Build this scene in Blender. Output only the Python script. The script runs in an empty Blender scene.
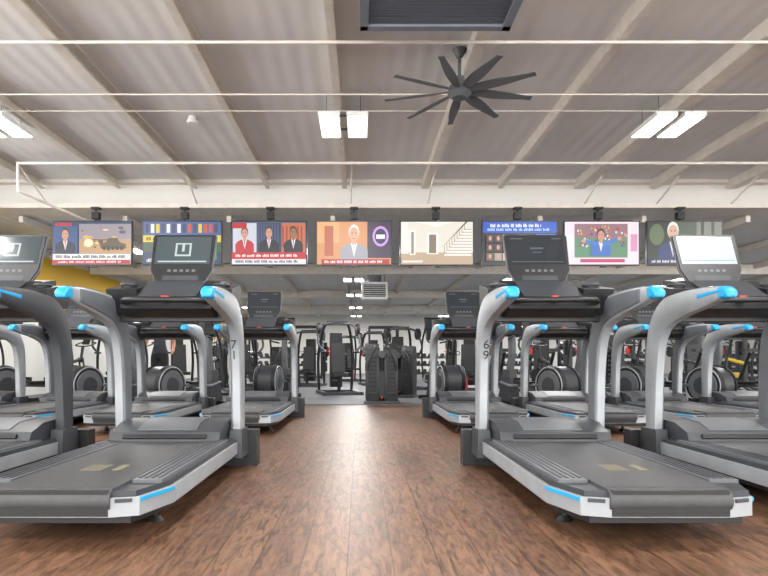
import bpy, bmesh, math, random
from mathutils import Vector, Matrix, Euler
random.seed(7)
S=bpy.context.scene
def lin(c):
    return tuple(((x/255)/12.92 if x/255<=0.04045 else ((x/255+0.055)/1.055)**2.4) for x in c)
MATS={}
def mat(name,col,rough=0.5,metal=0.0,emit=0.0,var=0.08,scale=6.0,bump=0.0,coat=0.0):
    if name in MATS: return MATS[name]
    m=bpy.data.materials.new(name); m.use_nodes=True
    nt=m.node_tree; b=nt.nodes['Principled BSDF']; c=lin(col)
    b.inputs['Roughness'].default_value=rough; b.inputs['Metallic'].default_value=metal
    if coat: b.inputs['Coat Weight'].default_value=coat
    if emit>0:
        b.inputs['Base Color'].default_value=(0.01,0.01,0.01,1)
        b.inputs['Emission Color'].default_value=(*c,1); b.inputs['Emission Strength'].default_value=emit
    else:
        tc=nt.nodes.new('ShaderNodeTexCoord'); n=nt.nodes.new('ShaderNodeTexNoise'); n.inputs['Scale'].default_value=scale; n.inputs['Detail'].default_value=4
        nt.links.new(tc.outputs['Object'],n.inputs['Vector'])
        r=nt.nodes.new('ShaderNodeValToRGB')
        r.color_ramp.elements[0].position=0.3; r.color_ramp.elements[1].position=0.7
        r.color_ramp.elements[0].color=(*[max(0,x*(1-var)) for x in c],1)
        r.color_ramp.elements[1].color=(*[min(1,x*(1+var)) for x in c],1)
        nt.links.new(n.outputs['Fac'],r.inputs['Fac']); nt.links.new(r.outputs['Color'],b.inputs['Base Color'])
        if bump:
            bp=nt.nodes.new('ShaderNodeBump'); bp.inputs['Strength'].default_value=bump; bp.inputs['Distance'].default_value=0.01
            n2=nt.nodes.new('ShaderNodeTexNoise'); n2.inputs['Scale'].default_value=scale*20
            nt.links.new(tc.outputs['Object'],n2.inputs['Vector']); nt.links.new(n2.outputs['Fac'],bp.inputs['Height']); nt.links.new(bp.outputs['Normal'],b.inputs['Normal'])
    MATS[name]=m; return m
def emat(col,e=1.15):
    return mat('screen_%d_%d_%d_%d'%(col[0],col[1],col[2],int(e*100)),col,rough=0.4,emit=e)

class MB:
    def __init__(s): s.v=[];s.f=[];s.m=[];s.mats=[]
    def mi(s,m):
        if m not in s.mats: s.mats.append(m)
        return s.mats.index(m)
    def add(s,vs,fs,m,M=None):
        o=len(s.v)
        for p in vs:
            p=Vector(p)
            if M: p=M@p
            s.v.append(p)
        i=s.mi(m)
        for f in fs: s.f.append([o+k for k in f]); s.m.append(i)
    def box(s,c,d,m,rot=(0,0,0),taper=1.0):
        x,y,z=d[0]/2,d[1]/2,d[2]/2; t=taper
        vs=[(-x,-y,-z),(x,-y,-z),(x,y,-z),(-x,y,-z),(-x*t,-y*t,z),(x*t,-y*t,z),(x*t,y*t,z),(-x*t,y*t,z)]
        M=Matrix.Translation(Vector(c))@Euler([math.radians(a) for a in rot]).to_matrix().to_4x4()
        s.add(vs,[(0,3,2,1),(4,5,6,7),(0,1,5,4),(1,2,6,5),(2,3,7,6),(3,0,4,7)],m,M)
    def prism(s,poly,ax,a,b,m):
        n=len(poly)
        def P(u,v,w): return {'x':(w,u,v),'y':(u,w,v),'z':(u,v,w)}[ax]
        vs=[P(u,v,a) for u,v in poly]+[P(u,v,b) for u,v in poly]
        fs=[list(range(n))[::-1],list(range(n,2*n))]+[(i,(i+1)%n,n+(i+1)%n,n+i) for i in range(n)]
        s.add(vs,fs,m)
    def cyl(s,p,q,r,m,n=14,r2=None):
        p=Vector(p);q=Vector(q);r2=r if r2 is None else r2
        d=(q-p).normalized(); a=d.orthogonal().normalized(); b=d.cross(a)
        vs=[];
        for (o,rr) in ((p,r),(q,r2)):
            for i in range(n):
                t=2*math.pi*i/n; vs.append(o+a*math.cos(t)*rr+b*math.sin(t)*rr)
        s.add(vs,[list(range(n))[::-1],list(range(n,2*n))]+[(i,(i+1)%n,n+(i+1)%n,n+i) for i in range(n)],m)
    def sweep(s,path,w,t,m,side=None,n=8):
        P=[Vector(p) for p in path]; N=len(P)
        if not isinstance(w,(list,tuple)): w=[w]*N
        if not isinstance(t,(list,tuple)): t=[t]*N
        rings=[];prev=None
        for i in range(N):
            d=(P[min(i+1,N-1)]-P[max(i-1,0)]).normalized()
            if side is not None: sd=Vector(side)
            else:
                sd=prev if prev is not None else d.orthogonal()
            sd=(sd-d*sd.dot(d)).normalized(); prev=sd
            nn=d.cross(sd).normalized(); ring=[]
            if side is not None:
                c=0.72
                pts=[(1,c),(c,1),(-c,1),(-1,c),(-1,-c),(-c,-1),(c,-1),(1,-c)]
            else:
                pts=[(math.cos(2*math.pi*k/n),math.sin(2*math.pi*k/n)) for k in range(n)]
            for (a,b) in pts: ring.append(P[i]+sd*a*w[i]+nn*b*t[i])
            rings.append(ring)
        k=len(rings[0]); vs=[p for r in rings for p in r]; fs=[list(range(k))[::-1],[ (N-1)*k+j for j in range(k)]]
        for i in range(N-1):
            for j in range(k): fs.append((i*k+j,i*k+(j+1)%k,(i+1)*k+(j+1)%k,(i+1)*k+j))
        s.add(vs,fs,m)
    def tube(s,path,r,m,n=10): s.sweep(path,r,r,m,None,n)
    def ball(s,c,r,m,seg=14,rings=8):
        if not isinstance(r,(tuple,list)): r=(r,r,r)
        vs=[(c[0],c[1],c[2]+r[2])]; 
        for i in range(1,rings):
            ph=math.pi*i/rings
            for j in range(seg):
                th=2*math.pi*j/seg; vs.append((c[0]+r[0]*math.sin(ph)*math.cos(th),c[1]+r[1]*math.sin(ph)*math.sin(th),c[2]+r[2]*math.cos(ph)))
        vs.append((c[0],c[1],c[2]-r[2])); L=len(vs)-1; fs=[]
        for j in range(seg):
            fs.append((0,1+j,1+(j+1)%seg)); fs.append((L,L-seg+(j+1)%seg,L-seg+j))
            for i in range(rings-2):
                a=1+i*seg; fs.append((a+j,a+seg+j,a+seg+(j+1)%seg,a+(j+1)%seg))
        s.add(vs,fs,m)
    def ring(s,c,R,r,m,ax='x',n=24,k=6):
        c=Vector(c); vs=[];fs=[]
        for i in range(n):
            t=2*math.pi*i/n
            for j in range(k):
                u=2*math.pi*j/k; rr=R+r*math.cos(u); h=r*math.sin(u)
                a,b=rr*math.cos(t),rr*math.sin(t)
                vs.append(c+Vector({'x':(h,a,b),'y':(a,h,b),'z':(a,b,h)}[ax]))
        for i in range(n):
            for j in range(k): fs.append((i*k+j,((i+1)%n)*k+j,((i+1)%n)*k+(j+1)%k,i*k+(j+1)%k))
        s.add(vs,fs,m)
    def mesh(s,name):
        me=bpy.data.meshes.new(name); me.from_pydata([tuple(p) for p in s.v],[],s.f)
        for m in s.mats: me.materials.append(m)
        for p,i in zip(me.polygons,s.m): p.material_index=i
        bm=bmesh.new(); bm.from_mesh(me); bmesh.ops.recalc_face_normals(bm,faces=bm.faces); bm.to_mesh(me); bm.free()
        for p in me.polygons: p.use_smooth=True
        me.set_sharp_from_angle(angle=math.radians(38)); return me
def obj(name,me,loc=(0,0,0),rz=0,bev=0.0,parent=None,scale=None):
    o=bpy.data.objects.new(name,me); S.collection.objects.link(o); o.location=loc; o.rotation_euler=(0,0,math.radians(rz))
    if scale: o.scale=scale
    if bev:
        b=o.modifiers.new('bevel','BEVEL'); b.width=bev; b.segments=2; b.limit_method='ANGLE'; b.angle_limit=math.radians(40)
    if parent: o.parent=parent
    return o
def crom(pts,n=5):
    P=[Vector(p) for p in pts]; P=[P[0]*2-P[1]]+P+[P[-1]*2-P[-2]]; out=[]
    for i in range(1,len(P)-2):
        for k in range(n):
            t=k/n; a,b,c,d=P[i-1],P[i],P[i+1],P[i+2]
            out.append(0.5*((2*b)+(c-a)*t+(2*a-5*b+4*c-d)*t*t+(3*b-a-3*c+d)*t**3))
    out.append(P[-2]); return out

# ---------- materials
black=mat('black_plastic',(22,23,26),0.42)
dark=mat('charcoal_plastic',(50,53,58),0.45)
grey=mat('grey_plastic',(86,89,94),0.45)
liner=mat('arm_liner_grey',(88,93,99),0.45)
silver=mat('silver_paint',(150,155,160),0.38,0.3)
white=mat('white_paint',(222,222,220),0.4)
blue=mat('blue_accent',(25,140,190),0.4)
rubber=mat('belt_rubber',(62,63,65),0.5,bump=0.3,scale=30)
tan=mat('tan_print',(118,112,88),0.6)
red=mat('red_plastic',(190,30,25),0.4)
yellow=mat('yellow_plastic',(205,172,30),0.4)
chrome=mat('chrome',(190,190,195),0.2,1.0)
iron=mat('cast_iron',(30,31,34),0.5,0.3)
pad=mat('vinyl_pad',(24,24,27),0.5)
beam_m=mat('beam_paint',(208,202,194),0.5)
pipe_m=mat('pipe_paint',(216,211,204),0.45)
fan_m=mat('fan_grey',(88,92,96),0.5,0.2)
scr_dark=mat('console_glass',(96,112,118),0.12,emit=0.8)
scr_logo=mat('console_logo',(214,226,226),0.12,emit=1.0)
scr_sheen=mat('console_glass_sheen',(50,60,70),0.08,emit=0.7)  # dim emission stands in for grey reflections on dark console glass
scr_line=mat('console_dim_text',(110,122,132),0.12,emit=0.8)
scr_white=mat('console_lit',(235,245,248),0.12,emit=1.1)
scr_gap=mat('console_lit_grey',(196,212,216),0.12,emit=1.05)

# ---------- room
H=3.92; YB=10.0; HR=3.45; YF=34.0; XL=-7.5; XR=20.0; Y0=-5.0
def boxobj(name,lo,hi,m):
    mb=MB(); c=[(a+b)/2 for a,b in zip(lo,hi)]; d=[b-a for a,b in zip(lo,hi)]
    mb.box((0,0,0),d,m); return obj(name,mb.mesh(name),c)
def wood():
    m=bpy.data.materials.new('wood_plank_floor'); m.use_nodes=True; nt=m.node_tree; N=nt.nodes; L=nt.links; b=N['Principled BSDF']
    tc=N.new('ShaderNodeTexCoord'); mp=N.new('ShaderNodeMapping'); mp.inputs['Rotation'].default_value=(0,0,math.radians(90)); L.new(tc.outputs['Object'],mp.inputs['Vector'])
    br=N.new('ShaderNodeTexBrick'); br.inputs['Scale'].default_value=1.0; br.inputs['Brick Width'].default_value=1.22; br.inputs['Row Height'].default_value=0.18
    br.inputs['Mortar Size'].default_value=0.0022; br.inputs['Mortar Smooth'].default_value=0.3; br.offset=0.37
    br.inputs['Color1'].default_value=(*lin((122,91,71)),1); br.inputs['Color2'].default_value=(*lin((100,73,56)),1); br.inputs['Mortar'].default_value=(*lin((52,37,30)),1)
    L.new(mp.outputs['Vector'],br.inputs['Vector'])
    m2=N.new('ShaderNodeMapping'); m2.inputs['Scale'].default_value=(14,2.6,1); L.new(tc.outputs['Object'],m2.inputs['Vector'])
    n=N.new('ShaderNodeTexNoise'); n.inputs['Scale'].default_value=2.0; n.inputs['Detail'].default_value=9; n.inputs['Roughness'].default_value=0.7; n.inputs['Distortion'].default_value=1.0
    L.new(m2.outputs['Vector'],n.inputs['Vector'])
    r=N.new('ShaderNodeValToRGB'); r.color_ramp.elements[0].position=0.36; r.color_ramp.elements[0].color=(0.25,0.22,0.2,1); r.color_ramp.elements[1].position=0.6; r.color_ramp.elements[1].color=(1.12,1.1,1.06,1)
    L.new(n.outputs['Fac'],r.inputs['Fac'])
    mx=N.new('ShaderNodeMixRGB'); mx.blend_type='MULTIPLY'; mx.inputs['Fac'].default_value=0.9
    L.new(br.outputs['Color'],mx.inputs['Color1']); L.new(r.outputs['Color'],mx.inputs['Color2']); L.new(mx.outputs['Color'],b.inputs['Base Color'])
    b.inputs['Roughness'].default_value=0.42; b.inputs['Specular IOR Level'].default_value=0.42
    bp=N.new('ShaderNodeBump'); bp.inputs['Strength'].default_value=0.2; bp.inputs['Distance'].default_value=0.003; L.new(n.outputs['Fac'],bp.inputs['Height']); L.new(bp.outputs['Normal'],b.inputs['Normal'])
    return m
def panels():
    m=bpy.data.materials.new('ceiling_insulation_panel'); m.use_nodes=True; nt=m.node_tree; N=nt.nodes; L=nt.links; b=N['Principled BSDF']
    tc=N.new('ShaderNodeTexCoord'); n=N.new('ShaderNodeTexNoise'); n.inputs['Scale'].default_value=1.3; n.inputs['Detail'].default_value=5
    L.new(tc.outputs['Object'],n.inputs['Vector'])
    r=N.new('ShaderNodeValToRGB'); r.color_ramp.elements[0].color=(*lin((202,202,202)),1); r.color_ramp.elements[1].color=(*lin((220,220,219)),1); L.new(n.outputs['Fac'],r.inputs['Fac']); L.new(r.outputs['Color'],b.inputs['Base Color'])
    b.inputs['Roughness'].default_value=0.7
    w=N.new('ShaderNodeTexWave'); w.wave_type='BANDS'; w.bands_direction='X'; w.inputs['Scale'].default_value=1.6; w.inputs['Distortion'].default_value=0.6; L.new(tc.outputs['Object'],w.inputs['Vector'])
    bp=N.new('ShaderNodeBump'); bp.inputs['Strength'].default_value=0.2; bp.inputs['Distance'].default_value=0.03; L.new(w.outputs['Fac'],bp.inputs['Height']); L.new(bp.outputs['Normal'],b.inputs['Normal'])
    return m
ceil_m=panels()
wall_m=mat('wall_paint',(206,205,202),0.7,var=0.03,scale=1)
yel_m=mat('yellow_wall_paint',(214,172,44),0.6,var=0.04,scale=1)
rub_m=mat('rubber_floor',(88,90,94),0.6,var=0.12,scale=12)
boxobj('floor',(XL,Y0,-0.1),(XR,10.3,0),wood())
boxobj('floor_rubber',(XL,10.3,-0.1),(XR,YF,0),rub_m)
boxobj('trim_floor_edge',(XL,10.28,0),(XR,10.34,0.012),grey)
boxobj('ceiling',(XL,Y0,H),(XR,YB+0.1,H+0.1),ceil_m)
boxobj('ceiling_rear',(XL,YB+0.5,HR+0.02),(XR,YF,HR+0.12),ceil_m)
boxobj('wall_bulkhead',(XL,YB+0.1,HR+0.02),(XR,YB+0.5,H+0.1),wall_m)
boxobj('trim_bulkhead_top',(XL,YB-0.06,H-0.06),(XR,YB+0.1,H),beam_m)
boxobj('trim_bulkhead_bottom',(XL,YB-0.04,HR-0.02),(XR,YB+0.52,HR+0.06),beam_m)
boxobj('wall_far',(XL-0.2,YF,-0.1),(XR+0.2,YF+0.2,HR+0.12),wall_m)
def sidewall(name,x0,x1):
    mb=MB(); xc=(x0+x1)/2; w=x1-x0
    mb.box((xc,(8+YF)/2,1.98),(w,YF-8,4.16),wall_m)
    mb.box((xc,(Y0+8)/2,0.3),(w,8-Y0,0.8),wall_m)  # low sill only: openings above are added, out of view, to admit sky light
    for y in (-5,-1.7,1.6,4.9): mb.box((xc,y+0.1,2.3),(w,0.2,3.4),wall_m)
    return obj(name,mb.mesh(name))
sidewall('wall_left',XL-0.2,XL); sidewall('wall_right',XR,XR+0.2)
def fill_windows(name,x):  # frames for unseen side openings, added so sky light fills the ceiling
    mb=MB()
    for y in (-4.8,-1.5,1.8,5.1):
        y1=min(y+3.1,8)
        for z in (0.74,2.3,3.9): mb.box((x,(y+y1)/2,z),(0.08,y1-y,0.06),white)
        mb.box((x,(y+y1)/2,2.3),(0.06,0.05,3.1),white)
    obj(name,mb.mesh(name))
fill_windows('fill_window_1',XL-0.1); fill_windows('fill_window_2',XR+0.1)
boxobj('trim_yellow_band',(XL,YB+0.6,1.9),(XL+0.03,YF,3.24),yel_m)
mb=MB()
for x in (-6.8,-5.5,-4.16,-2.86,-1.59,-0.26,1.13,2.43,3.81,5.1,6.45,7.8,9.1,10.4,11.7,13,14.3,15.6,17,18.3):
    wd=0.11 if int(round(abs(x)*1.0))%2 else 0.075
    if abs(x-3.81)<.01 or abs(x-6.45)<.01: wd=0.18
    mb.box((x,(Y0+YB)/2,H-0.005),(wd,YB-Y0,0.01),beam_m)
    mb.box((x-wd/2,(Y0+YB)/2,H-0.07),(0.012,YB-Y0,0.14),beam_m)
    mb.box((x,(Y0+YB)/2,H-0.145),(wd,YB-Y0,0.012),beam_m)
obj('trim_ceiling_purlins',mb.mesh('purlins'))
mb=MB()
for x in [-6.2+1.9*i for i in range(14)]:
    mb.box((x,(YB+.5+YF)/2,HR-0.06),(0.08,YF-YB-.6,0.14),beam_m)
for y in (16,22,28): mb.box(((XL+XR)/2,y,HR-0.14),(XR-XL-.1,0.16,0.28),beam_m)
obj('trim_rear_beams',mb.mesh('rear_beams'))
def pipe(name,y,z,r,x0=XL+.05,x1=XR-.05,extra=None):
    mb=MB(); mb.cyl((x0,y,z),(x1,y,z),r,pipe_m,10)
    x=x0+0.6
    while x<x1:
        mb.ring((x,y,z),r+0.004,0.005,pipe_m,'x',12,4); x+=2.7
    if extra: extra(mb)
    return obj(name,mb.mesh(name))
pipe('trim_sprinkler_pipe',5.33,3.735,0.015)
pipe('trim_electrical_conduit',6.42,3.755,0.009)
pipe('trim_electrical_conduit',6.86,3.76,0.005)
def drop(mb):
    mb.cyl((-5.1,8.6,3.735),(-5.1,8.6,3.32),0.02,pipe_m); mb.cyl((-5.1,8.6,3.32),(-4.2,11.8,3.05),0.02,pipe_m)
pipe('trim_sprinkler_pipe',8.6,3.735,0.022,-5.1,XR-.05,drop)
mb=MB()
for px in (185,345,425,588,663,740,30):
    x=(px-360)*9.6/577+0.12
    mb.cyl((x,9.0,H-0.02),(x-0.03,YB-0.03,HR+0.05),0.016,pipe_m,8)
obj('trim_bulkhead_braces',mb.mesh('braces'))
mb=MB(); mb.cyl((0,0,H-0.05),(0,0,H),0.05,white); mb.cyl((0,0,H-0.09),(0,0,H-0.05),0.07,white); obj('smoke_detector',mb.mesh('smoke_detector'),(-2.15,7.4,0))

# LED fixtures
led=mat('led_lens',(255,253,250),emit=9.0)
def fixture_mesh():
    mb=MB()
    for x in (-0.165,0.165):
        mb.box((x,0,0.0),(0.25,0.66,0.05),white)
        mb.box((x,0,-0.028),(0.22,0.62,0.008),led)
        mb.box((x,0,0.035),(0.1,0.3,0.03),grey)
    mb.box((0,0.2,0.03),(0.4,0.03,0.02),grey); mb.box((0,-0.2,0.03),(0.4,0.03,0.02),grey)
    for x in (-0.2,0.2): 
        for y in (-.2,.2): mb.cyl((x,y,0.02),(x,y,0.28),0.004,grey,6)
    return mb.mesh('led_high_bay_light')
fm=fixture_mesh()
def light(x,y,z,p,sx=0.6):
    o=obj('led_high_bay_light',fm,(x,y,z))
    l=bpy.data.lights.new('lamp','AREA'); l.energy=p; l.shape='RECTANGLE'; l.size=0.55; l.size_y=0.6; l.color=(1,0.98,0.95)
    lo=bpy.data.objects.new('lamp',l); S.collection.objects.link(lo); lo.parent=o; lo.location=(0,0,-0.04)
for y in (-1.0,3.0,7.0):
    for x in (-4.43,-0.195,3.72,7.6,11.6,16):
        light(x,y,3.65,88)
for y in (12.5,17,21,26,31):
    for x in (-5,-0.2,4.5,9.5,15):
        light(x,y,HR-0.27,140)

# HVAC return grille
mb=MB(); vx0,vx1,vy0,vy1,vz=0.0,1.26,3.75,4.87,3.6
hv=mat('vent_grey',(110,118,130),0.5); hvd=mat('vent_dark',(84,90,102),0.5)
mb.box(((vx0+vx1)/2,(vy0+vy1)/2,vz+0.16),(vx1-vx0,vy1-vy0,0.31),hvd)
for a,b,c,d in ((vx0,vx0+.07,vy0,vy1),(vx1-.07,vx1,vy0,vy1),(vx0,vx1,vy0,vy0+.07),(vx0,vx1,vy1-.07,vy1)):
    mb.box(((a+b)/2,(c+d)/2,vz-0.01),(b-a,d-c,0.03),hv)
for i in range(28): mb.box(((vx0+vx1)/2,vy0+0.09+i*0.035,vz-0.002),(vx1-vx0-.14,0.028,0.006),hvd,(4,0,0))
obj('hvac_vent_unit',mb.mesh('hvac_vent_unit'),bev=0.004)

# ceiling fan
mb=MB()
mb.cyl((0,0,0.05),(0,0,0.42),0.018,fan_m); mb.cyl((0,0,0.34),(0,0,0.42),0.03,fan_m,16,0.075)
mb.cyl((0,0,-0.03),(0,0,0.05),0.12,fan_m,24,0.1); mb.cyl((0,0,-0.07),(0,0,-0.03),0.07,fan_m,24,0.12); mb.cyl((0,0,0.05),(0,0,0.14),0.075,fan_m,20,0.05)
for k in range(9):
    a=math.radians(8+40*k); M=Matrix.Rotation(a,4,'Z')
    vs=[];N=8
    for i in range(N+1):
        t=i/N; r=0.1+0.66*t; w=0.03+0.026*math.sin(math.pi*min(1,t*1.15)**0.8) ; tw=math.radians(20-12*t)
        for sgn in (-1,1):
            for h in (0.004,-0.004):
                vs.append((r,sgn*w*math.cos(tw),-sgn*w*math.sin(tw)+h+0.0-0.02*t))
    fs=[]
    for i in range(N):
        o=i*4;p=o+4
        fs+=[(o,o+2,p+2,p),(o+1,p+1,p+3,o+3),(o,p,p+1,o+1),(o+2,o+3,p+3,p+2)]
    fs+=[(0,1,3,2),(N*4,N*4+2,N*4+3,N*4+1)]
    mb.add(vs,fs,fan_m,M)
obj('ceiling_fan',mb.mesh('ceiling_fan'),(1.0,5.8,3.5))

# ---------- TVs
TVY=9.8
tvframe=mat('tv_bezel',(18,18,20),0.35)
skin_c=(205,150,125)
def px2(x,y,Y=TVY): return ((x-360)*Y/577,0.8+(360-y)*Y/577)
class Scr:
    def __init__(s,w,h): s.mb=MB(); s.w=w;s.h=h;s.k=0
    def P(s,u,v): s0=-0.022-0.0004*s.k; return ((u-.5)*s.w,s0,(v-.5)*s.h)
    def rect(s,u0,v0,u1,v1,c): s.poly([(u0,v0),(u1,v0),(u1,v1),(u0,v1)],c)
    def poly(s,pts,c):
        s.k+=1; pts=[(min(1,max(0,u)),min(1,max(0,v))) for u,v in pts]
        s.mb.add([s.P(u,v) for u,v in pts],[list(range(len(pts)))],emat(c))
    def ell(s,u,v,a,b,c,n=18): s.poly([(u+a*math.cos(2*math.pi*i/n),v+b*math.sin(2*math.pi*i/n)) for i in range(n)],c)
    def person(s,u,v,k,suit=(35,38,55),hair=(60,45,35),tie=(170,30,30),sk=skin_c,shirt=(235,235,240)):
        s.poly([(u-.19*k,v),(u-.19*k,v+.28*k),(u-.15*k,v+.38*k),(u-.06*k,v+.46*k),(u+.06*k,v+.46*k),(u+.15*k,v+.38*k),(u+.19*k,v+.28*k),(u+.19*k,v)],suit)
        s.poly([(u-.045*k,v+.46*k),(u,v+.12*k),(u+.045*k,v+.46*k)],shirt)
        s.poly([(u-.012*k,v+.42*k),(u,v+.14*k),(u+.012*k,v+.42*k)],tie)
        s.rect(u-.03*k,v+.42*k,u+.03*k,v+.55*k,sk)
        s.ell(u,v+.71*k,.074*k,.2*k,hair); s.ell(u,v+.66*k,.064*k,.175*k,sk)
        s.rect(u-.035*k,v+.69*k,u-.014*k,v+.71*k,(90,60,50)); s.rect(u+.014*k,v+.69*k,u+.035*k,v+.71*k,(90,60,50)); s.rect(u-.02*k,v+.56*k,u+.02*k,v+.575*k,(160,85,80))
def bars(s,v0,v1,u0,u1,c,n):
    # caption text as rows of letter-like strokes grouped into words
    u=u0; k=0; W=random.randint(3,7)
    while u<u1-0.02:
        w=random.uniform(.008,.014); h=random.choice((0,0,.25))*(v1-v0); s.rect(u,v0,min(u+w,u1),v1-h,c); u+=w+.006; k+=1
        if k>=W: u+=.018; k=0; W=random.randint(3,7)
def tv1(s):
    s.rect(0,0,1,1,(40,60,100)); s.rect(.33,.24,1,.95,(190,150,110)); s.rect(.33,.6,1,.95,(150,140,150)); 
    for i in range(30): 
        s.ell(random.uniform(.37,.95),random.uniform(.32,.88),random.uniform(.01,.05),random.uniform(.01,.05),random.choice([(240,205,150),(120,90,70),(160,130,120),(90,80,95),(220,170,100),(80,60,50)]),10)
    s.poly([(.62,.36),(.6,.46),(.68,.52),(.72,.62),(.82,.62),(.86,.52),(.94,.47),(.92,.36)],(92,78,60)); s.rect(.5,.56,.74,.585,(80,66,50))
    for i in range(5): s.ell(.66+i*.055,.38,.022,.05,(50,42,36),12)
    s.ell(.46,.5,.06,.1,(250,225,160)); s.ell(.46,.5,.03,.06,(255,245,215))
    s.rect(.03,.9,.25,.97,(190,30,40)); s.rect(0,.24,.32,.9,(50,80,130)); s.person(.16,.24,.68,suit=(30,35,60)); s.rect(0,0,1,.24,(238,236,236)); bars(s,.14,.21,.04,.95,(40,40,50),9); s.rect(0,0,1,.1,(175,25,35)); bars(s,.03,.07,.08,.9,(240,235,235),9)
def tv2(s):
    s.rect(0,0,1,1,(50,85,60)); s.rect(0,.68,1,1,(60,90,150)); 
    for i in range(14): s.rect(.03+i*.068,.74,.075+i*.068,.95,random.choice([(225,190,50),(60,60,90),(230,225,215),(200,80,50),(40,110,170)]))
    s.rect(0,.52,1,.68,(225,195,60)); bars(s,.56,.64,.04,.9,(60,50,20),7)
    s.rect(0,0,1,.28,(30,45,90)); s.person(.42,.1,.6,suit=(240,240,240),tie=(240,240,240)); s.rect(.6,.1,.95,.45,(60,130,80)); bars(s,.05,.13,.05,.95,(220,220,230),7)
def tv3(s):
    s.rect(0,0,1,1,(70,90,120)); s.rect(.01,.28,.33,.97,(200,205,215)); s.rect(.34,.28,.66,.97,(45,55,80)); s.rect(.67,.28,.99,.97,(195,105,70)); 
    for i in range(8): s.rect(.35+i*.037,.5,.37+i*.037,.95,(70,85,120)); 
    for i in range(6): s.rect(.68+i*.05,.4,.7+i*.05,.9,(150,60,45))
    s.person(.17,.28,.66,suit=(190,40,50),hair=(90,60,45)); s.person(.5,.28,.68,suit=(25,28,45)); s.person(.83,.28,.68,suit=(30,30,40),sk=(150,105,80))
    s.rect(.01,.84,.2,.97,(190,25,30)); s.rect(0,0,1,.28,(225,225,230)); s.rect(0,.12,1,.28,(190,30,35)); bars(s,.17,.23,.05,.9,(245,240,240),7); bars(s,.03,.09,.05,.9,(50,50,60),9)
def tv4(s):
    s.rect(0,0,1,1,(215,148,98)); s.rect(.0,.5,.3,1,(232,170,115)); s.rect(.1,.2,.22,.9,(185,98,66)); s.rect(.68,.15,1,1,(55,40,70)); s.ell(.86,.66,.11,.24,(205,150,225)); s.ell(.86,.66,.08,.18,(40,35,80)); s.rect(.8,.6,.92,.7,(235,235,245))
    s.person(.5,.05,.98,suit=(160,160,170),hair=(225,220,215),tie=(220,225,235),sk=(222,168,140)); s.rect(.06,.0,.98,.12,(175,35,40)); bars(s,.03,.09,.1,.9,(240,235,235),7)
def tv5(s):
    s.rect(0,0,1,1,(228,222,210)); s.rect(0,0,1,.28,(190,165,138)); s.rect(0,.25,.1,1,(238,234,224)); s.rect(.12,.22,.2,.8,(244,242,236)); s.rect(.14,.25,.18,.76,(150,145,135))
    s.poly([(.2,1),(.5,.88),(.75,1)],(244,240,230)); s.rect(.36,.24,.52,.74,(246,244,238)); s.rect(.39,.26,.49,.7,(135,118,102)); 
    for i in range(9): s.rect(.6+i*.035,.2+i*.07,.98,.25+i*.07,(240,236,228)); s.rect(.6+i*.035,.25+i*.07,.98,.27+i*.07,(185,160,138))
    for i in range(9): s.rect(.6+i*.035,.24+i*.07,.606+i*.035,.42+i*.07,(130,110,95))
    s.poly([(.58,.4),(.6,.45),(.93,1),(.9,1)],(105,80,65)); s.rect(.02,.04,.3,.09,(225,220,210))
def tv6(s):
    s.rect(0,0,1,1,(22,24,34)); s.rect(0,.74,1,1,(25,85,190)); bars(s,.87,.95,.1,.8,(240,244,250),6); bars(s,.78,.84,.06,.9,(190,215,245),8)
    for r in range(3):
        for c in range(6):
            u=.04+c*.11; v=.08+r*.21; s.rect(u,v,u+.1,v+.18,random.choice([(110,90,80),(60,80,110),(160,150,140),(70,60,60),(190,170,150)])); s.ell(u+.05,v+.1,.02,.055,skin_c)
    s.rect(.71,.08,.98,.7,(50,110,190)); s.person(.85,.08,.55,suit=(90,90,100))
def tv7(s):
    s.rect(0,0,1,1,(238,220,228)); s.rect(.13,.16,.85,.95,(95,140,110)); s.rect(.13,.62,.85,.95,(150,110,120))
    for i in range(60): s.ell(random.uniform(.15,.83),random.uniform(.42,.92),.013,.03,random.choice([(200,150,130),(230,230,235),(60,70,140),(190,60,70),(220,180,70)]),8)
    s.person(.48,.2,.7,suit=(60,110,190),hair=(60,40,30),tie=(230,230,230)); s.poly([(.5,.4),(.72,.55),(.7,.62),(.5,.52)],(70,120,200)); s.ell(.73,.6,.03,.05,skin_c); s.poly([(.44,.4),(.26,.5),(.27,.57),(.45,.52)],(70,120,200)); s.ell(.25,.54,.025,.05,skin_c)
    s.rect(.2,.04,.8,.12,(190,60,110)); s.rect(.88,.3,.97,.7,(215,150,185)); s.rect(.03,.3,.1,.7,(250,245,247))
def tv8(s):
    s.rect(0,0,1,1,(75,88,72)); s.rect(0,0,.3,1,(45,52,46)); s.rect(.66,0,1,1,(128,130,120)); s.rect(.72,.3,.76,1,(60,65,58)); s.rect(.86,.2,.9,1,(70,75,66)); s.ell(.12,.7,.1,.25,(96,112,80))
    s.person(.34,.05,1.05,suit=(40,58,110),hair=(225,225,222),tie=(60,80,150),sk=(215,170,145)); s.rect(0,0,1,.14,(35,45,80)); bars(s,.04,.1,.05,.6,(225,225,230),7)
tvs=[(52,132),(142,222),(231,307),(316,392),(400,474),(482,558),(564,640),(647,723)]
fns=[tv1,tv2,tv3,tv4,tv5,tv6,tv7,tv8]
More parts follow.
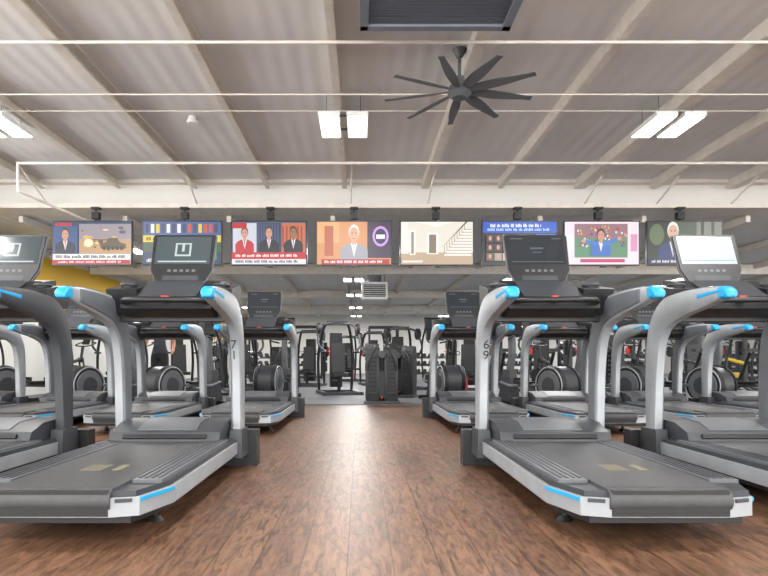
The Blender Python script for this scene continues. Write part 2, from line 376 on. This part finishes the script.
for (a,b),fn in zip(tvs,fns):
    x0,zb=px2(a,265.5);x1,zt=px2(b,220.5); w=x1-x0;h=zt-zb
    s=Scr(w-0.036,h-0.04); fn(s); mb=s.mb
    mb.box((0,0.005,0),(w,0.05,h),tvframe); mb.box((0,0.05,-0.02),(w*.6,0.06,h*.6),tvframe)
    mb.box((0,0.1,0.05),(0.3,0.04,0.3),black); mb.cyl((0,0.13,0.05),(0,0.13,HR-0.02-(zt+zb)/2),0.022,black)
    mb.box((0,0.13,h/2+0.12),(0.12,0.1,0.12),black); mb.box((0,0.13,HR-0.035-(zt+zb)/2),(0.14,0.12,0.03),black)
    mb.box((0.02,-0.01,-h/2-0.015),(0.1,0.03,0.03),black)
    obj('wall_television',mb.mesh('wall_television'),((x0+x1)/2,TVY+0.03,(zt+zb)/2))

# ---------- treadmill
def treadmill(arm,scr,logo,kind=0):
    mb=MB()
    half=[(.26,0),(.37,.035),(.445,.26),(.445,1.8),(.41,1.93)]
    def outl(d): 
        h=[(x-d,max(y,d) if y<1 else y-d) for x,y in half]; return h+[(-x,y) for x,y in h[::-1]]
    mb.prism(outl(.04),'z',.095,.135,black)
    mb.prism(outl(0),'z',.13,.212,silver)
    mb.prism(outl(.015),'z',.212,.238,dark)
    mb.box((0,.035,.19),(.5,.08,.11),black)
    mb.cyl((-.26,.035,.2),(.26,.035,.2),.05,rubber,16)
    mb.box((0,.78,.222),(.53,1.46,.056),rubber)
    for sx in (-1,1):
        mb.box((sx*.345,.85,.245),(.135,1.32,.018),grey)
        for k in range(4): mb.box((sx*(.3+k*.03),.85,.255),(.012,1.26,.006),dark)
        a=Vector((sx*.372,.036)); b=Vector((sx*.447,.262)); c=(a+b)/2; ang=math.degrees(math.atan2(b.y-a.y,b.x-a.x))
        mb.box((c.x,c.y,.2),((b-a).length,.008,.017),blue,(0,0,ang))
        mb.box((sx*.31,.014,.2),(.07,.012,.016),dark,(0,0,sx*17))
        mb.cyl((sx*.3,.43,.025),(sx*.3,.43,.1),.014,black); mb.cyl((sx*.3,.43,0),(sx*.3,.43,.028),.042,black,16,.022)
        path=crom([(sx*.425,1.80,.1),(sx*.425,1.80,.42),(sx*.425,1.79,.74),(sx*.425,1.745,.98),(sx*.425,1.62,1.12),(sx*.425,1.40,1.17),(sx*.425,1.15,1.19),(sx*.425,.97,1.2)],5)
        n=len(path); 
        def prof(i):
            t=i/(n-1)
            return .06+.04*min(1,t/.5) if t<.6 else .10-.062*(t-.6)/.4
        th=[prof(i) for i in range(n)]
        mb.sweep(path,.036,th,arm,(1,0,0))
        mb.sweep([p+Vector((-sx*.034,0.0,0)) for p in path[:-3]],.012,[t*.76 for t in th[:-3]],liner if arm is silver else dark,(1,0,0))
        tip=crom([(sx*.425,.985,1.2),(sx*.425,.95,1.198),(sx*.425,.925,1.185),(sx*.425,.915,1.165)],3)
        mb.sweep(tip,[.0365]*7+[.033,.03,.025],[.039,.038,.037,.034,.031,.027,.023,.019,.015,.01][:len(tip)],blue,(1,0,0))
        mb.sweep([p+Vector((sx*.031,0,.012)) for p in path[-7:]],.008,[t*.22 for t in th[-7:]],blue,(1,0,0))
        mb.sweep([p+Vector((0,0,t*.55)) for p,t in zip(path[-11:-2],th[-11:-2])],.028,[t*.52 for t in th[-11:-2]],dark,(1,0,0))
        mb.box((sx*.43,1.79,.2),(.1,.26,.2),dark,taper=.85)
    for k in range(5): mb.box((-.07+.022*k,.5,.2505),(.01,.16,.003),tan)
    mb.box((.1,.5,.2505),(.04,.14,.003),tan)
    mb.prism([(1.42,.22),(1.47,.31),(1.62,.36),(1.86,.37),(1.98,.28),(2.0,.1),(1.42,.1)],'x',-.37,.37,dark)
    mb.prism([(1.50,.326),(1.62,.365),(1.84,.376),(1.84,.36),(1.5,.31)],'x',-.2,.2,grey)
    mb.box((0,1.45,.28),(.56,.03,.03),black,(-30,0,0))
    mb.box((0,1.98,.135),(1.08,.12,.27),black)
    # console
    mb.box((0,1.7,1.12),(.82,.12,.09),black)
    mb.prism([(1.55,1.10),(1.46,1.15),(1.48,1.22),(1.74,1.37),(1.9,1.40),(1.9,1.10)],'x',-.31,.31,black)
    mb.prism([(1.49,1.232),(1.72,1.365),(1.72,1.372),(1.487,1.237)],'x',-.2,.2,dark)
    for sx in (-1,1):
        mb.box((sx*.33,1.7,1.24),(.19,.28,.17),black,(12,0,0),taper=1.12)
        mb.ring((sx*.33,1.68,1.335),.05,.012,dark,'z',20)
        mb.cyl((sx*.33,1.68,1.3),(sx*.33,1.68,1.338),.046,iron,18)
    gp=crom([(-.32,1.6,1.19),(-.28,1.45,1.2),(-.12,1.38,1.2),(.12,1.38,1.2),(.28,1.45,1.2),(.32,1.6,1.19)],4)
    mb.tube(gp,.02,black)
    mb.box((0,1.46,1.215),(.05,.03,.04),red)
    M=Matrix.Translation((0,1.86,1.555))@Euler((math.radians(-20),0,0)).to_matrix().to_4x4()
    pts=[(-.235,.18),(-.225,.195),(.225,.195),(.235,.18),(.225,-.1),(.17,-.22),(-.17,-.22),(-.225,-.1)]
    nn=len(pts); vs=[(x,-.02,z) for x,z in pts]+[(x*.94,.035,z*.94) for x,z in pts]
    mb.add(vs,[list(range(nn))[::-1],list(range(nn,2*nn))]+[(i,(i+1)%nn,nn+(i+1)%nn,nn+i) for i in range(nn)],black,M)
    vs=[(x*1.03,-.008,z*1.03) for x,z in pts]+[(x*1.03,.004,z*1.03) for x,z in pts]
    mb.add(vs,[list(range(nn))[::-1],list(range(nn,2*nn))]+[(i,(i+1)%nn,nn+(i+1)%nn,nn+i) for i in range(nn)],grey,M)
    def q(x0,z0,x1,z1,y,m): mb.add([(x0,y,z0),(x1,y,z0),(x1,y,z1),(x0,y,z1)],[(0,1,2,3)],m,M)
    q(-.205,-.055,.205,.178,-.0215,scr)
    if logo:
        for a in ((-.06,.01,.06,.025),(-.06,.11,.06,.122),(-.06,.01,-.045,.122),(.045,.01,.06,.122),(-.01,.05,.01,.122),(-.18,-.04,.18,-.028)): q(*a,-.0225,logo)
    elif scr is scr_sheen:
        for a in ((-.19,.155,-.1,.165),(.12,.155,.19,.165),(-.19,-.04,.19,-.033),(-.05,.07,.05,.085),(-.035,.04,.035,.048)): q(*a,-.0225,scr_line)
    else:
        for a in ((-.19,.15,.0,.162),(-.19,-.03,.19,-.02)): q(*a,-.0225,scr_gap)
    for k in range(5): q(-.1+k*.045,-.12,-.075+k*.045,-.1,-.0215,grey)
    q(-.13,-.19,.13,-.15,-.0215,dark)
    return mb.mesh('treadmill')
T_std=treadmill(silver,scr_sheen,None); T_logo=treadmill(silver,scr_dark,scr_logo); T_lit=treadmill(silver,scr_white,None); T_dark=treadmill(dark,scr_dark,scr_logo)
y1=2.45
rows=[( -1.32,y1,T_logo),(-2.6,y1,T_dark),(-3.85,y1,T_std),(1.32,y1,T_std),(2.59,y1,T_lit),(3.84,y1,T_std)]
for x in (-1.32,-2.57,-3.82,-5.07): rows.append((x,6.1,T_logo if x in(-2.57,) else T_std))
for x in (1.42,2.67,3.92,5.17,6.42): rows.append((x,6.1,T_std))
for x,y,me in rows: 
    o=obj('treadmill',me,(x,y,0),bev=0.005)
    for t,xx in (('69',1.32),('71',-1.32)):
        if abs(x-xx)<.001 and y==y1:
            c=bpy.data.curves.new('number_decal','FONT'); c.body=t[0]+'\n'+t[1]; c.size=.09; c.align_x='CENTER'; c.space_line=.85; c.extrude=.001
            c.materials.append(black); d=bpy.data.objects.new('number_decal',c); S.collection.objects.link(d); d.parent=o
            d.location=(-.425 if x>0 else .425,1.64,.88); d.rotation_euler=(math.radians(102),0,0)

# ---------- elliptical
def elliptical():
    mb=MB()
    mb.box((0,-.75,.04),(.6,.09,.07),black); mb.box((0,.75,.04),(.6,.09,.07),black); mb.box((0,0,.09),(.12,1.5,.09),dark)
    for sx in (-1,1):
        mb.cyl((sx*.13,-.52,.4),(sx*.2,-.52,.4),.32,iron,30,.3); mb.cyl((sx*.2,-.52,.4),(sx*.212,-.52,.4),.24,grey,26,.23); mb.cyl((sx*.212,-.52,.4),(sx*.222,-.52,.4),.14,dark,24,.13)
        mb.ring((sx*.2,-.52,.4),.285,.012,silver,'x',30)
        mb.tube([(sx*.24,-.3,.4),(sx*.24,.35,.36),(sx*.24,.6,.42)],.028,grey)
        mb.box((sx*.24,-.02,.43),(.15,.36,.05),black); mb.box((sx*.24,.15,.47),(.15,.03,.08),black)
        mb.tube(crom([(sx*.24,.6,.42),(sx*.27,.6,.85),(sx*.28,.5,1.2),(sx*.26,.38,1.4),(sx*.24,.34,1.62)],4),.02,black)
        mb.tube(crom([(sx*.1,.55,1.15),(sx*.2,.4,1.18),(sx*.2,.3,1.2)],3),.017,dark)
    mb.cyl((-.13,-.52,.4),(.13,-.52,.4),.3,dark,28)
    mb.sweep(crom([(0,.7,.08),(0,.66,.5),(0,.58,.9),(0,.6,1.3)],4),.05,.06,grey,(1,0,0))
    mb.box((0,.66,.35),(.24,.32,.55),dark,taper=.6)
    mb.box((0,.58,1.32),(.36,.12,.2),black,(-20,0,0)); mb.box((0,.6,1.54),(.42,.04,.28),black,(-18,0,0)); mb.box((0,.577,1.54),(.36,.01,.22),scr_sheen,(-18,0,0))
    mb.cyl((.15,.6,1.2),(.15,.6,1.3),.05,dark)
    return mb.mesh('elliptical_trainer')
def spin(accent):
    mb=MB()
    mb.box((0,-.5,.04),(.5,.08,.06),black); mb.box((0,.5,.04),(.5,.08,.06),black); mb.tube([(0,-.5,.07),(0,0,.3),(0,.5,.07)],.035,dark)
    mb.cyl((-.02,.42,.38),(.02,.42,.38),.25,iron,28); mb.ring((0,.42,.38),.25,.02,chrome,'x')
    mb.box((0,.25,.42),(.09,.5,.24),accent,(0,0,0),taper=.8)
    for sx in (-1,1): mb.tube([(sx*.05,.42,.38),(sx*.05,.3,.85)],.02,dark)
    mb.tube([(0,.05,.3),(0,-.25,.95)],.035,black); mb.tube([(0,.3,.75),(0,.38,1.1)],.03,black); mb.tube([(0,-.15,.72),(0,.33,.82)],.035,accent)
    mb.box((0,-.28,1.0),(.2,.14,.07),pad,taper=.8); mb.box((0,-.14,1.0),(.08,.2,.05),pad)
    for sx in (-1,1): mb.tube(crom([(0,.38,1.1),(sx*.18,.38,1.12),(sx*.2,.55,1.18),(sx*.12,.6,1.2)],3),.015,black)
    mb.box((0,.5,1.2),(.16,.03,.12),black,(-30,0,0))
    for sx in (-1,1): mb.cyl((sx*.06,.05,.3),(sx*.09,.05+.1*sx,.3-.12*sx),.015,chrome); mb.box((sx*.14,.05+.1*sx,.3-.12*sx),(.1,.09,.02),black)
    mb.ring((0,.05,.3),.09,.012,black,'x')
    return mb.mesh('spin_bike')
def chestpress(acc):
    mb=MB()
    for sx in (-1,1):
        mb.box((sx*.42,0,.04),(.08,1.3,.07),dark)
        mb.tube(crom([(sx*.4,.5,.06),(sx*.42,.45,.9),(sx*.3,.3,1.6),(sx*.12,.2,1.68)],5),.035,black)
        mb.tube(crom([(sx*.12,.2,1.68),(sx*.4,.1,1.6),(sx*.5,-.1,1.2),(sx*.36,-.25,.98)],5),.028,dark)
        mb.cyl((sx*.28,-.25,.98),(sx*.44,-.25,.98),.022,pad)
        mb.cyl((sx*.44,.1,1.52),(sx*.5,.1,1.52),.16,iron,20); mb.cyl((sx*.5,.1,1.52),(sx*.51,.1,1.52),.05,acc,14)
    mb.box((0,.5,.04),(.9,.08,.07),dark); mb.box((0,-.5,.04),(.9,.08,.07),dark); mb.box((0,.22,1.68),(.5,.1,.1),black)
    mb.box((0,.42,.8),(.28,.18,1.3),iron)
    for i in range(12): mb.box((0,.36,.25+i*.06),(.24,.14,.045),grey if i%2 else iron)
    mb.box((0,-.1,.46),(.36,.4,.08),pad); mb.box((0,.12,.85),(.32,.08,.7),pad,(-8,0,0)); mb.cyl((0,-.05,.06),(0,-.05,.44),.04,acc)
    return mb.mesh('chest_press_machine')
def stackbox():
    mb=MB()
    for sx in (-1,1):
        mb.prism([(-.25,.02),(-.3,.5),(-.22,1.0),(-.1,1.1),(.2,1.1),(.3,.9),(.3,.02)],'x',sx*.17-.125,sx*.17+.125,black)
        mb.box((sx*.17,-.28,.55),(.16,.04,.75),black); 
        for k in range(9): mb.box((sx*.17,-.305,.25+k*.075),(.13,.02,.05),iron)
        mb.tube(crom([(sx*.12,-.2,1.05),(sx*.14,-.33,1.0),(sx*.24,-.36,.8),(sx*.26,-.3,.6)],3),.018,dark)
    mb.box((0,.1,.5),(.1,.3,.9),iron); mb.box((0,-.1,.03),(.66,.6,.05),dark); mb.cyl((0,-.3,.9),(0,-.34,.9),.07,dark,20); mb.box((0,-.2,.35),(.1,.16,.5),pad)
    mb.cyl((0,-.36,.12),(0,-.25,.12),.02,red,14)
    return mb.mesh('weight_stack_machine')
def rack():
    mb=MB()
    for sx in (-1,1):
        for y in (-.5,.5): mb.box((sx*.6,y,1.12),(.075,.075,2.2),iron)
        for z in (.06,2.2,1.0): mb.box((sx*.6,0,z),(.06,1.0,.06),iron)
        for i in range(3): mb.cyl((sx*.64,.5,.5+i*.45),(sx*.78,.5,.5+i*.45),.2-.02*i,black,22)
    for y in (-.5,.5): mb.box((0,y,2.2),(1.2,.07,.07),iron)
    mb.box((0,.5,.06),(1.2,.07,.07),iron)
    mb.cyl((-1.05,-.58,1.15),(1.05,-.58,1.15),.015,chrome)
    for sx in (-1,1): mb.cyl((sx*.8,-.58,1.15),(sx*.87,-.58,1.15),.22,iron,24); mb.cyl((sx*.88,-.58,1.15),(sx*.93,-.58,1.15),.18,red,24)
    mb.box((0,-.1,.44),(.28,1.0,.08),pad); mb.box((0,-.1,.22),(.06,.8,.06),iron); mb.box((0,-.5,.2),(.3,.05,.4),iron); mb.box((0,.3,.2),(.3,.05,.4),iron)
    return mb.mesh('power_rack')
def cable():
    mb=MB()
    for sx in (-1,1):
        mb.box((sx*.75,0,1.1),(.1,.1,2.2),dark); mb.box((sx*.75,0,.04),(.16,.8,.08),black)
        mb.box((sx*.75,.22,.75),(.26,.16,1.35),iron); 
        for i in range(14): mb.box((sx*.75,.135,.22+i*.055),(.22,.02,.04),grey)
        mb.cyl((sx*.6,-.05,1.75),(sx*.66,-.05,1.75),.06,chrome); mb.tube([(sx*.63,-.1,1.75),(sx*.63,-.12,1.1)],.006,black,6); mb.ring((sx*.63,-.12,1.02),.06,.014,black,'y')
    mb.box((0,0,2.2),(1.6,.1,.1),dark); mb.tube([(-.4,-.05,2.18),(-.2,-.12,2.05),(.2,-.12,2.05),(.4,-.05,2.18)],.018,chrome)
    return mb.mesh('cable_crossover_machine')
def dumb():
    mb=MB()
    for sx in (-1,1): mb.box((sx*1.0,0,.45),(.06,.5,.9),iron,(-8,0,0))
    for z,y in ((.32,-.1),(.62,0),(.9,.1)):
        mb.box((0,y,z),(2.1,.3,.03),dark,(12,0,0))
        for i in range(9):
            x=-.9+i*.225
            mb.cyl((x,y-.16,z+.09),(x,y+.12,z+.07),.016,chrome,8)
            for (a,b) in ((-.17,-.09),(.05,.13)): mb.cyl((x,y+a,z+.09),(x,y+b,z+.08),.065,black,8)
    return mb.mesh('dumbbell_rack')
E=elliptical(); SB=spin(black); SY=spin(yellow); CP=chestpress(iron); CPR=chestpress(red); WS=stackbox(); PR=rack(); CC=cable(); DR=dumb()
for x in (-2.9,-4.2,-5.5,-6.7): obj('elliptical_trainer',E,(x,9.6,0),-25,bev=.004)
for x in (2.9,4.1,5.3,6.5,7.7,8.9): obj('elliptical_trainer',E,(x,9.55,0),25,bev=.004)
obj('elliptical_trainer',E,(-1.65,11.4,0),-8,bev=.004); obj('elliptical_trainer',E,(1.62,11.3,0),8,bev=.004)
for i,x in enumerate((-3.2,-4.9,-6.2)): obj('spin_bike',SB,(x,12.4,0),-10)
for i,x in enumerate((2.9,3.9,4.9,5.9,6.9,7.9,8.9)): obj('spin_bike',SY if i>4 else SB,(x,12.0,0),10)
obj('weight_stack_machine',WS,(.40,10.85,0),0,bev=.006)
obj('weight_stack_machine',WS,(.9,12.6,0),-15,bev=.006)
obj('weight_stack_machine',WS,(-1.75,13.3,0),15)
for i,(x,y,r) in enumerate(((-3.0,14.8,20),(-.5,13.6,12),(-4.6,14.8,30),(-6.4,15,20),(2.7,14.6,-20),(4.6,14.8,-30),(6.6,14.6,15),(8.6,14.8,-15),(10.8,14.8,0),(-1.6,17.6,-10),(.5,18.4,10),(12.8,15,0),(-.3,21.8,30),(1.2,15.8,20),(-3.6,17.3,10))): obj('chest_press_machine',CPR if i%4==0 else CP,(x,y,0),r)
for x,y in ((-5.4,19),(3.8,18.8),(7.6,18.8),(11.8,18.8)): obj('cable_crossover_machine',CC,(x,y,0),0)
for x,y in ((-5.2,24.5),(-2.2,24.5),(1,24.8),(4.5,24.5),(8,24.5),(12,24.5),(16,24.5)): obj('power_rack',PR,(x,y,0),0)
for x,y in ((-3.0,21.3),(2.4,21.5),(6,21.5),(9.8,21.5),(14,21.5)): obj('dumbbell_rack',DR,(x,y,0),0)

# suspended heater unit in rear section
mb=MB(); mb.box((0,0,0),(.75,.6,.5),white); mb.box((0,-.31,0),(.62,.03,.36),grey)
for i in range(6): mb.box((0,-.33,-.15+i*.06),(.6,.03,.012),white,(30,0,0))
for sx in (-1,1): mb.cyl((sx*.3,0,.25),(sx*.3,0,.67),.012,grey,6)
mb.box((0,.0,.45),(.4,.3,.44),grey)
obj('trim_unit_heater',mb.mesh('unit_heater'),(.42,16.9,2.8),bev=.01)

# ---------- person
def person(loc,rz):
    V=[];R=[];Ed=[];idx={}
    def a(n,p,r,par=None):
        idx[n]=len(V); V.append(p); R.append(r)
        if par: Ed.append((idx[par],idx[n]))
    a('pel',(0,0,.95),.125); a('w',(0,0,1.08),.11,'pel'); a('ch',(0,0,1.27),.135,'w'); a('sh',(0,0,1.39),.1,'ch'); a('nk',(0,0,1.5),.05,'sh')
    for s,sx in (('l',-1),('r',1)):
        st=.16*sx
        a('hip'+s,(sx*.095,0,.88),.09,'pel'); a('kn'+s,(sx*.1,-.05-st*.5,.49),.062,'hip'+s); a('an'+s,(sx*.1,.03-st,.1),.042,'kn'+s); a('he'+s,(sx*.1,.0-st,.05),.04,'an'+s); a('to'+s,(sx*.11,-.17-st,.035),.035,'he'+s)
        a('s'+s,(sx*.18,0,1.4),.065,'sh'); a('el'+s,(sx*.25,.03+st*.6,1.12),.042,'s'+s); a('wr'+s,(sx*.24,-.17+st,.98),.028,'el'+s); a('pa'+s,(sx*.235,-.24+st,.96),.03,'wr'+s)
        for k in range(4):
            dz=.03-.02*k; L=(.07,.08,.075,.06)[k]
            a('f%d%s'%(k,s),(sx*.232,-.275+st,.96+dz),.0085,'pa'+s); a('g%d%s'%(k,s),(sx*.225,-.275-L*.6+st,.95+dz),.008,'f%d%s'%(k,s)); a('h%d%s'%(k,s),(sx*.212,-.275-L*.8+st,.93+dz),.007,'g%d%s'%(k,s))
        a('t'+s,(sx*.215,-.24+st,.99),.01,'pa'+s); a('u'+s,(sx*.2,-.28+st,1.0),.008,'t'+s)
    me=bpy.data.meshes.new('body'); me.from_pydata(V,Ed,[]); o=bpy.data.objects.new('tmp',me); S.collection.objects.link(o)
    o.modifiers.new('s','SKIN'); 
    for i,sv in enumerate(me.skin_vertices[0].data): sv.radius=(R[i],R[i]*(.75 if i in(0,1,2,3) else 1)); sv.use_root=(i==0)
    m=o.modifiers.new('ss','SUBSURF'); m.levels=2; m.render_levels=2
    bpy.context.view_layer.update(); dg=bpy.context.evaluated_depsgraph_get(); ev=bpy.data.meshes.new_from_object(o.evaluated_get(dg))
    bpy.data.objects.remove(o)
    sk=mat('skin',(200,145,120),.5); shirt=mat('shirt_fabric',(60,62,70),.8); pants=mat('pants_fabric',(30,32,38),.8); shoe=mat('shoe_fabric',(170,60,50),.6); hair=mat('hair',(60,40,28),.7)
    mb=MB(); vs=[v.co.copy() for v in ev.vertices]
    groups={}
    for p in ev.polygons:
        c=p.center
        arm=abs(c.x)>.17 and c.z<1.3 and c.z>.8
        mm=shoe if c.z<.085 else sk if (c.z>1.46 or (arm and c.z<1.22)) else shirt if c.z>.93 else pants
        groups.setdefault(mm,[]).append(list(p.vertices))
    mb.v=[Vector(v) for v in vs]
    for mm,fs in groups.items():
        i=mb.mi(mm)
        for f in fs: mb.f.append(f); mb.m.append(i)
    mb.ball((0,-.01,1.63),(.075,.092,.115),sk,20,14); mb.ball((0,.012,1.665),(.082,.092,.1),hair,20,12)
    mb.box((0,-.105,1.62),(.022,.03,.04),sk,(-15,0,0),.6); mb.box((0,-.098,1.575),(.045,.008,.01),red)
    for sx in (-1,1): mb.ball((sx*.03,-.093,1.645),(.013,.008,.008),white,8,6); mb.ball((sx*.03,-.1,1.645),(.006,.004,.006),black,8,6); mb.ball((sx*.077,0,1.625),(.012,.02,.03),sk,8,6)
    return obj('person_walking',mb.mesh('person_walking'),loc,rz)
person((-3.85,11.1,0),15)

# ---------- world, camera
w=bpy.data.worlds.new('world'); S.world=w; w.use_nodes=True; bg=w.node_tree.nodes['Background']; bg.inputs['Color'].default_value=(1.0,0.985,0.955,1); bg.inputs['Strength'].default_value=7.8
cam=bpy.data.cameras.new('camera'); co=bpy.data.objects.new('camera',cam); S.collection.objects.link(co); S.camera=co
co.location=(0,0,.8); co.rotation_euler=(math.radians(90),0,0); cam.sensor_width=36; cam.lens=36*577/768; cam.shift_x=24/768; cam.shift_y=72/768; cam.clip_start=.05
S.view_settings.view_transform='Standard'; S.view_settings.look='None'; S.view_settings.exposure=-0.05
